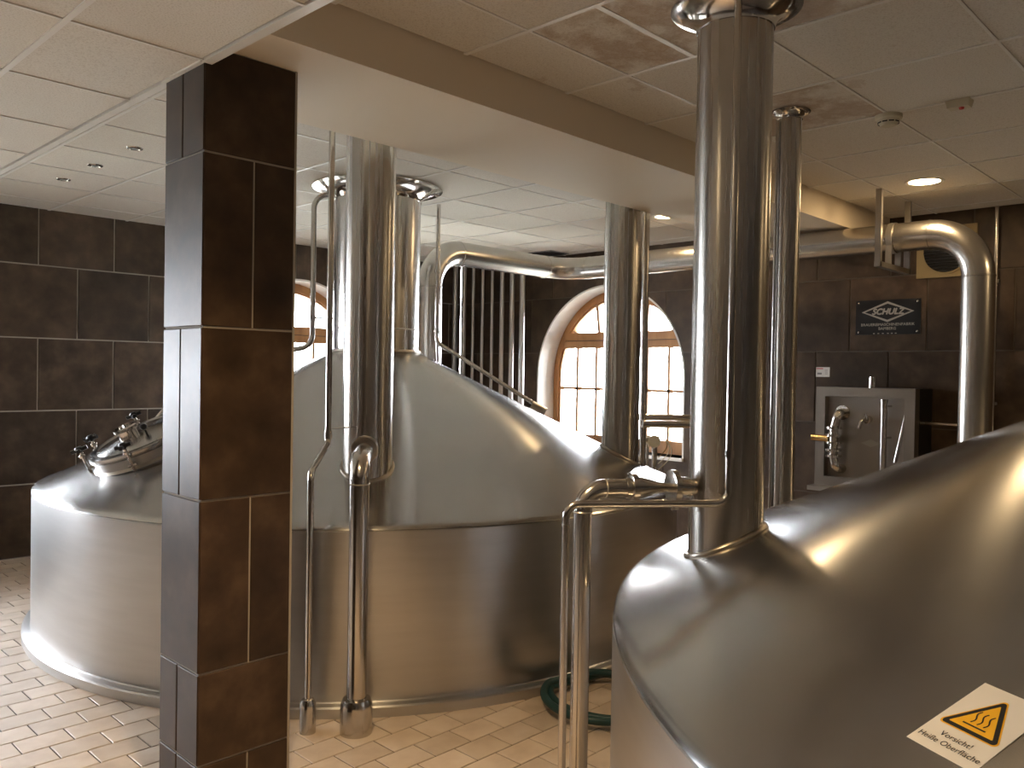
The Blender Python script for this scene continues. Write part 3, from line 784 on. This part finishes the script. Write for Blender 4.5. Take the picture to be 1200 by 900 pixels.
for z in (1.37, 1.13, 0.9): mb.cyl((XF, 2.378, z), (XP, 2.35, z), 0.008, 10)
obj('sight_tube', mb, 'pipe', t)
obj('pull_bar', MB().pipe([(XF + 0.05, 2.215, 1.30), (XF + 0.02, 2.225, 1.325), (XF + 0.0, 2.29, 0.95)], 0.011, 0.02, 12), 'chrome', t)
obj('badge', MB().hexa([(XP - 0.001, 2.575, 1.075), (XP - 0.001, 2.498, 1.105), (XP - 0.001, 2.42, 1.075), (XP - 0.001, 2.498, 1.045)], [(XP - 0.003, 2.575, 1.075), (XP - 0.003, 2.498, 1.105), (XP - 0.003, 2.42, 1.075), (XP - 0.003, 2.498, 1.045)]), 'bracket', t, smooth=0)
obj('top_stub', MB().lathe([(0.028, 0), (0.028, 0.085), (0.022, 0.085), (0.022, 0.03)], (XF + 0.06, 2.49, z1), 24), 'chrome', t)
obj('side_line', MB().cyl((6.75, y0, 1.245), (6.75, 1.70, 1.245), 0.012, 12), 'pipe', t)

def text_mesh(s, size, shear=0.0, space=1.0, align='CENTER'):
    cu = bpy.data.curves.new('lettering', 'FONT'); cu.body = s; cu.size = size; cu.shear = shear; cu.space_character = space
    cu.align_x = align; cu.align_y = 'CENTER'; cu.resolution_u = 4
    o = bpy.data.objects.new('lettering', cu); COL.objects.link(o)
    me = bpy.data.meshes.new_from_object(o.evaluated_get(bpy.context.evaluated_depsgraph_get()))
    vs = [tuple(v.co) for v in me.vertices]; fs = [tuple(p.vertices) for p in me.polygons]
    bpy.data.objects.remove(o); bpy.data.curves.remove(cu); bpy.data.meshes.remove(me)
    return vs, fs
def stroke(pts, w):
    """flat polyline strip in 2-D"""
    vs = []; fs = []; n = len(pts)
    for i in range(n):
        a = Vector(pts[max(i - 1, 0)]); b = Vector(pts[min(i + 1, n - 1)]); t_ = (b - a).normalized(); nrm = Vector((-t_.y, t_.x))
        vs += [Vector(pts[i]) + nrm * w / 2, Vector(pts[i]) - nrm * w / 2]
    for i in range(n - 1): fs.append((2 * i, 2 * i + 1, 2 * i + 3, 2 * i + 2))
    return [(v.x, v.y, 0) for v in vs], fs
py0, py1, pz0, pz1 = 2.252, 2.757, 1.934, 2.214
pc = ((py0 + py1) / 2, (pz0 + pz1) / 2); XPL = XR - 0.006
t = thing('name_plate', (XR, pc[0], pz0), 'black maker name plate with silver diamond logo screwed to the dark wall', 'sign')
obj('board', MB().box((XPL, py0, pz0), (XR, py1, pz1)), 'plate', t, smooth=0)
def plate_map(vs, dx, dz, k=0.0015): return [(XPL - k, pc[0] - (x + dx), pc[1] + y + dz) for x, y, _ in vs]
def plate_text(name, s, size, dx, dz, shear=0, space=1, bold=0):
    mb = MB(); vs, fs = text_mesh(s, size, shear, space)
    offs = [(0, 0)] if not bold else [(-bold, 0), (bold, 0), (0, bold), (0, -bold)]
    for i, (a, b) in enumerate(offs): mb.quadmesh(plate_map(vs, dx + a, dz + b, 0.0012 + 0.0001 * i), fs)
    obj(name, mb, 'plate_ink', t, smooth=0, recalc=False)
dz = 0.043; hw, hh = 0.205, 0.083
mb = MB()
out = [(-hw, 0), (0, hh), (hw, 0), (0, -hh)]; inn = [(-hw + 0.026, 0), (0, hh - 0.018), (hw - 0.026, 0), (0, -hh + 0.018)]
for i in range(4):
    j = (i + 1) % 4; q = [out[i], out[j], inn[j], inn[i]]
    mb.quadmesh(plate_map([(x, y, 0) for x, y in q], 0, dz), [(0, 1, 2, 3)])
obj('diamond_logo', mb, 'plate_ink', t, smooth=0, recalc=False)
plate_text('lettering', 'SCHULZ', 0.066, 0, dz, 0.3, 1.0, 0.0036)
plate_text('lettering', 'BRAUEREIMASCHINENFABRIK', 0.0305, 0, -0.060, 0, 1.04, 0.0006)
plate_text('lettering', 'BAMBERG', 0.0305, 0, -0.092, 0, 1.04, 0.0006)
mb = MB()
for x in (-0.11, -0.075, -0.04, 0.0, 0.03, 0.06): mb.quadmesh(plate_map([(x, -0.134, 0), (x + 0.014, -0.134, 0), (x + 0.014, -0.127, 0), (x, -0.127, 0)], 0, 0), [(0, 1, 2, 3)])
obj('small_print', mb, 'plate_ink', t, smooth=0, recalc=False)['kind'] = 'stuff'
for sy in (-1, 1):
    for sz in (-1, 1):
        obj('screw', MB().lathe([(0.008, 0), (0.008, 0.003), (0.004, 0.006), (0, 0.006)], (XPL, pc[0] + sy * 0.228, pc[1] + sz * 0.118), 14, (-1, 0, 0)), 'chrome', t)

t = thing('wall_vent', (XR, 2.072, 2.36), 'square cream vent plate with round black grille behind the duct elbow', 'vent')
obj('plate', MB().box((XR - 0.02, 1.862, 2.365), (XR, 2.288, 2.755)), 'vent', t, smooth=0)
obj('rim', MB().lathe([(0.172, 0), (0.172, 0.012), (0.16, 0.012), (0.16, 0)], (XR - 0.02, 2.075, 2.56), 48, (-1, 0, 0), closed=True), 'vent', t)
obj('opening', MB().cyl((XR - 0.02, 2.075, 2.56), (XR - 0.024, 2.075, 2.56), 0.16, 40), 'dark', t)
for i in range(14):
    z = 2.56 - 0.15 + i * 0.023; w = math.sqrt(max(0, 0.158 ** 2 - (z - 2.56) ** 2))
    obj('louvre', MB().box((XR - 0.034, 2.075 - w, z), (XR - 0.024, 2.075 + w, z + 0.008)), 'black', t, smooth=0)

t = thing('wall_label', (XR, 3.03, 1.584), 'small white paper label with red heading stuck on the dark tile', 'label')
obj('sheet', MB().box((XR - 0.002, 2.968, 1.586), (XR, 3.088, 1.668)), 'paper', t, smooth=0)
obj('red_line', MB().box((XR - 0.003, 3.025, 1.652), (XR - 0.002, 3.082, 1.660)), 'red', t, smooth=0)
obj('grey_block', MB().box((XR - 0.003, 3.036, 1.606), (XR - 0.002, 3.074, 1.622)), 'grey', t, smooth=0)
for z in (1.61, 1.625, 1.64): obj('text_line', MB().box((XR - 0.003, 2.985, z), (XR - 0.002, 3.008, z + 0.004)), 'grey', t, smooth=0)

# ------------------------------------------------------------------ ceiling devices
def downlight(x, y, z, lab, r=0.105, w=LAMP_W):
    t = thing('downlight', (x, y, z), lab, 'light', 'recessed ceiling downlights')
    obj('trim_ring', MB().lathe([(r - 0.012, 0.0), (r, -0.004), (r + 0.012, -0.003), (r + 0.014, 0.001), (r - 0.012, 0.001)], (x, y, z), 48, closed=True), 't_bar', t)
    obj('diffuser', MB().lathe([(r - 0.011, -0.0008), (0.0, -0.0012)], (x, y, z), 48), 'lamp', t)
    l = bpy.data.lights.new('lamp', 'AREA'); l.shape = 'DISK'; l.size = 2 * r - 0.03; l.energy = w; l.color = LAMP_COL; l.spread = 1.9 if z < ZC - 0.1 else PI
    lo = link('lamp', l, t, (x, y, z - 0.006))
downlight(5.737, 1.871, ZC, 'lit round downlight between the duct hanger and the black name plate')
downlight(5.70, 3.84, ZC, 'lit round downlight beyond the beam near the arched window', 0.085)
for i, (x, y) in enumerate([(5.737, -0.04), (1.08, 1.797), (5.737, -1.92)]):
    downlight(x, y, ZL if x < XT else ZC, ['lit round downlight above the rear of the largest vessel', 'lit round downlight in the low ceiling before the pillar', 'lit round downlight in the far corner above the largest vessel'][i], w=LAMP_W * (1.0, 2.0, 1.0)[i])
for i, y in enumerate((5.026, 5.653, 6.247)):
    t = thing('halogen_spot', (1.967, y, ZC), ['small unlit chrome spot in the bright ceiling panel closest to the pillar', 'middle one of three small unlit chrome ceiling spots', 'small unlit chrome spot in the bright ceiling panel closest to the tiled wall'][i], 'light', 'three unlit halogen spots')
    obj('trim_ring', MB().lathe([(0.022, 0.001), (0.032, -0.006), (0.044, -0.004), (0.047, 0.001)], (1.967, y, ZC), 32, closed=True), 'chrome', t)
    obj('reflector', MB().lathe([(0.024, -0.003), (0.0, -0.0015)], (1.967, y, ZC), 32), 'grey', t)
t = thing('smoke_detector', (4.179, 1.534, ZC), 'round cream smoke detector under a ceiling grid crossing', 'detector')
obj('base', MB().lathe([(0.062, -0.001), (0.062, -0.018), (0.055, -0.026)], (4.179, 1.534, ZC), 40), 'cream', t)
obj('dome', MB().lathe([(0.052, -0.024), (0.05, -0.034), (0.034, -0.052), (0.0, -0.056)], (4.179, 1.534, ZC), 40), 'cream', t)
for i in range(10):
    A = 2 * PI * i / 10; dd = Vector((math.cos(A), math.sin(A), 0)); tt = Vector((-math.sin(A), math.cos(A), 0)); c = Vector((4.179, 1.534, ZC - 0.038)) + dd * 0.047
    obj('slot', MB().hexa([c - tt * 0.012 + Vector((0, 0, .003)), c + tt * 0.012 + Vector((0, 0, .003)), c + tt * 0.012 - Vector((0, 0, .003)), c - tt * 0.012 - Vector((0, 0, .003))],
        [c - tt * 0.012 + dd * 0.002 + Vector((0, 0, .003)), c + tt * 0.012 + dd * 0.002 + Vector((0, 0, .003)), c + tt * 0.012 + dd * 0.002 - Vector((0, 0, .003)), c - tt * 0.012 + dd * 0.002 - Vector((0, 0, .003))]), 'black', t, smooth=0)
t = thing('alarm_indicator', (4.17, 1.216, ZC), 'small cream indicator box with red lamp next to the smoke detector', 'alarm')
obj('case', MB().hexa([(4.135, 1.165, ZC - 0.001), (4.205, 1.165, ZC - 0.001), (4.205, 1.268, ZC - 0.001), (4.135, 1.268, ZC - 0.001)], [(4.142, 1.172, ZC - 0.034), (4.198, 1.172, ZC - 0.034), (4.198, 1.26, ZC - 0.034), (4.142, 1.26, ZC - 0.034)]), 'cream', t, smooth=0)
obj('red_lamp', MB().lathe([(0.012, 0), (0.010, -0.008), (0.0, -0.010)], (4.165, 1.205, ZC - 0.034), 16), 'red', t)
t = thing('ceiling_grille', (6.65, 5.94, ZC), 'dark slatted air grille in the ceiling above the arched window', 'vent')
obj('frame', MB().box((6.50, 5.78, ZC - 0.008), (6.80, 6.10, ZC - 0.001)), 'grey', t, smooth=0)
for i in range(8): obj('slat', MB().box((6.52 + i * 0.034, 5.80, ZC - 0.016), (6.54 + i * 0.034, 6.08, ZC - 0.008)), 'black', t, smooth=0)

# ------------------------------------------------------------------ hose
hc = (3.15, 2.42)
pts = []
for i in range(150):
    A = -2.2 + i / 149 * 2 * PI * 2.35; turn = i / 149
    rr = 0.30 - 0.05 * turn
    z = 0.019 + 0.036 * min(1, turn / 0.42) * (0.6 + 0.4 * math.sin(A)) + 0.02 * turn
    pts.append((hc[0] + rr * math.cos(A) + 0.05 * math.sin(turn * 5), hc[1] + rr * math.sin(A), z))
def keep_out(p):
    x, y, z = p
    for c, rr in ((V1C, V1R + 0.068), (V2C, V2R + 0.068)):
        dd = math.hypot(x - c[0], y - c[1])
        if dd < rr: x, y = c[0] + (x - c[0]) * rr / dd, c[1] + (y - c[1]) * rr / dd
    return (x, y, z)
pts = [keep_out(p) for p in pts]
last = Vector(pts[-1])
for i in range(1, 30):
    s = i / 29; ang = -1.62 + s * 0.75
    tgt = Vector((V1C[0] + (V1R + 0.075) * math.cos(ang), V1C[1] + (V1R + 0.075) * math.sin(ang), 0.045))
    k = min(1, s * 3); pts.append(tuple(last.lerp(tgt, k * k * (3 - 2 * k))))
t = thing('hose', (hc[0], hc[1], 0), 'dark green rubber hose coiled on the floor between the two vessels', 'hose')
obj('tube', MB().sweep(pts, 0.0185, 14), 'hose', t, smooth=60)

# ------------------------------------------------------------------ warning sticker
cb = math.cos(math.atan(T2)); sb = math.sin(math.atan(T2)); az0 = math.radians(151.1); rb = 2.5657
def stick(u, v, k):
    r = rb - v * cb; az = az0 + u / (rb - 0.08)
    z = RIM + (V2R - r) * T2
    return (V2C[0] + math.cos(az) * (r + k * sb), V2C[1] + math.sin(az) * (r + k * sb), z + k * cb)
SW, SH = 0.1305, 0.184
t = thing('warning_sticker', stick(SW / 2, 0, 0), 'cream hot surface warning sticker with amber triangle on the steel cone', 'sticker')
def grid_piece(name, u0, u1, v0, v1, k0, k1, m):
    n = 6; vs = []; fs = []
    for k in (k0, k1):
        for i in range(n + 1):
            for j in range(n + 1): vs.append(stick(u0 + (u1 - u0) * i / n, v0 + (v1 - v0) * j / n, k))
    o = (n + 1) ** 2
    for i in range(n):
        for j in range(n):
            q = (i * (n + 1) + j, (i + 1) * (n + 1) + j, (i + 1) * (n + 1) + j + 1, i * (n + 1) + j + 1)
            fs.append(tuple(x + o for x in q)); fs.append(q[::-1])
    for i in range(n):
        for a, b in ((i * (n + 1), (i + 1) * (n + 1)), (i * (n + 1) + n, (i + 1) * (n + 1) + n), (i, i + 1), (n * (n + 1) + i, n * (n + 1) + i + 1)):
            fs.append((a, b, b + o, a + o))
    obj(name, MB().quadmesh(vs, fs), m, t, smooth=0)
grid_piece('sheet', 0, SW, 0, SH, 0.0006, 0.0018, 'sticker')
def flat(name, vs, fs, k, m): obj(name, MB().quadmesh([stick(x, y, k) for x, y, *_ in vs], fs), m, t, smooth=0, recalc=False)
def round_tri(cx, cy, s, rad):
    hgt = s * math.sqrt(3) / 2; P_ = [(-s / 2, -hgt / 3), (s / 2, -hgt / 3), (0, hgt * 2 / 3)]; out = []
    for i, (x, y) in enumerate(P_):
        L_ = math.hypot(x, y); ux, uy = x / L_, y / L_; ccx, ccy = x - ux * rad * 2, y - uy * rad * 2
        base = math.atan2(uy, ux)
        for j in range(7):
            A = base - PI / 3 + j * (2 * PI / 3) / 6; out.append((cx + ccx + rad * math.cos(A), cy + ccy + rad * math.sin(A)))
    return out
def poly(name, pts, k, m):
    c = (sum(p[0] for p in pts) / len(pts), sum(p[1] for p in pts) / len(pts)); n = len(pts)
    flat(name, list(pts) + [c], [(i, (i + 1) % n, n) for i in range(n)], k, m)
tx, ty = SW / 2, 0.098
poly('triangle_border', round_tri(tx, ty, 0.122, 0.0075), 0.0021, 'yellow')
poly('triangle_outline', round_tri(tx, ty, 0.113, 0.006), 0.0024, 'ink')
poly('triangle_field', round_tri(tx, ty, 0.086, 0.0015), 0.0027, 'yellow')
for dx in (-0.0125, 0.0, 0.0125):
    pts2 = [(tx + dx + 0.0032 * math.sin((s / 16) * 2 * PI), ty - 0.0085 + 0.030 * s / 16) for s in range(17)]
    vs, fs = stroke(pts2, 0.0025); flat('heat_wave', vs, fs, 0.0030, 'ink')
flat('heat_bar', [(tx - 0.022, ty - 0.0165), (tx + 0.022, ty - 0.0165), (tx + 0.022, ty - 0.0135), (tx - 0.022, ty - 0.0135)], [(0, 1, 2, 3)], 0.0030, 'ink')
for s_, y in (('Vorsicht!', 0.042), ('Heiße Oberfläche', 0.0235)):
    vs, fs = text_mesh(s_, 0.0162, 0, 1.02)
    flat('lettering', [(x + SW / 2, v + y) for x, v, _ in vs], fs, 0.0024, 'ink')

# ------------------------------------------------------------------ yard outside the windows
struct(obj('ground', MB().box((-14, YL + 0.5, -0.6), (22, 24, -0.5)).box((XR + 0.5, -10, -0.6), (22, YL + 0.5, -0.5)), 'lawn', smooth=0), 'pale yard outside the windows')
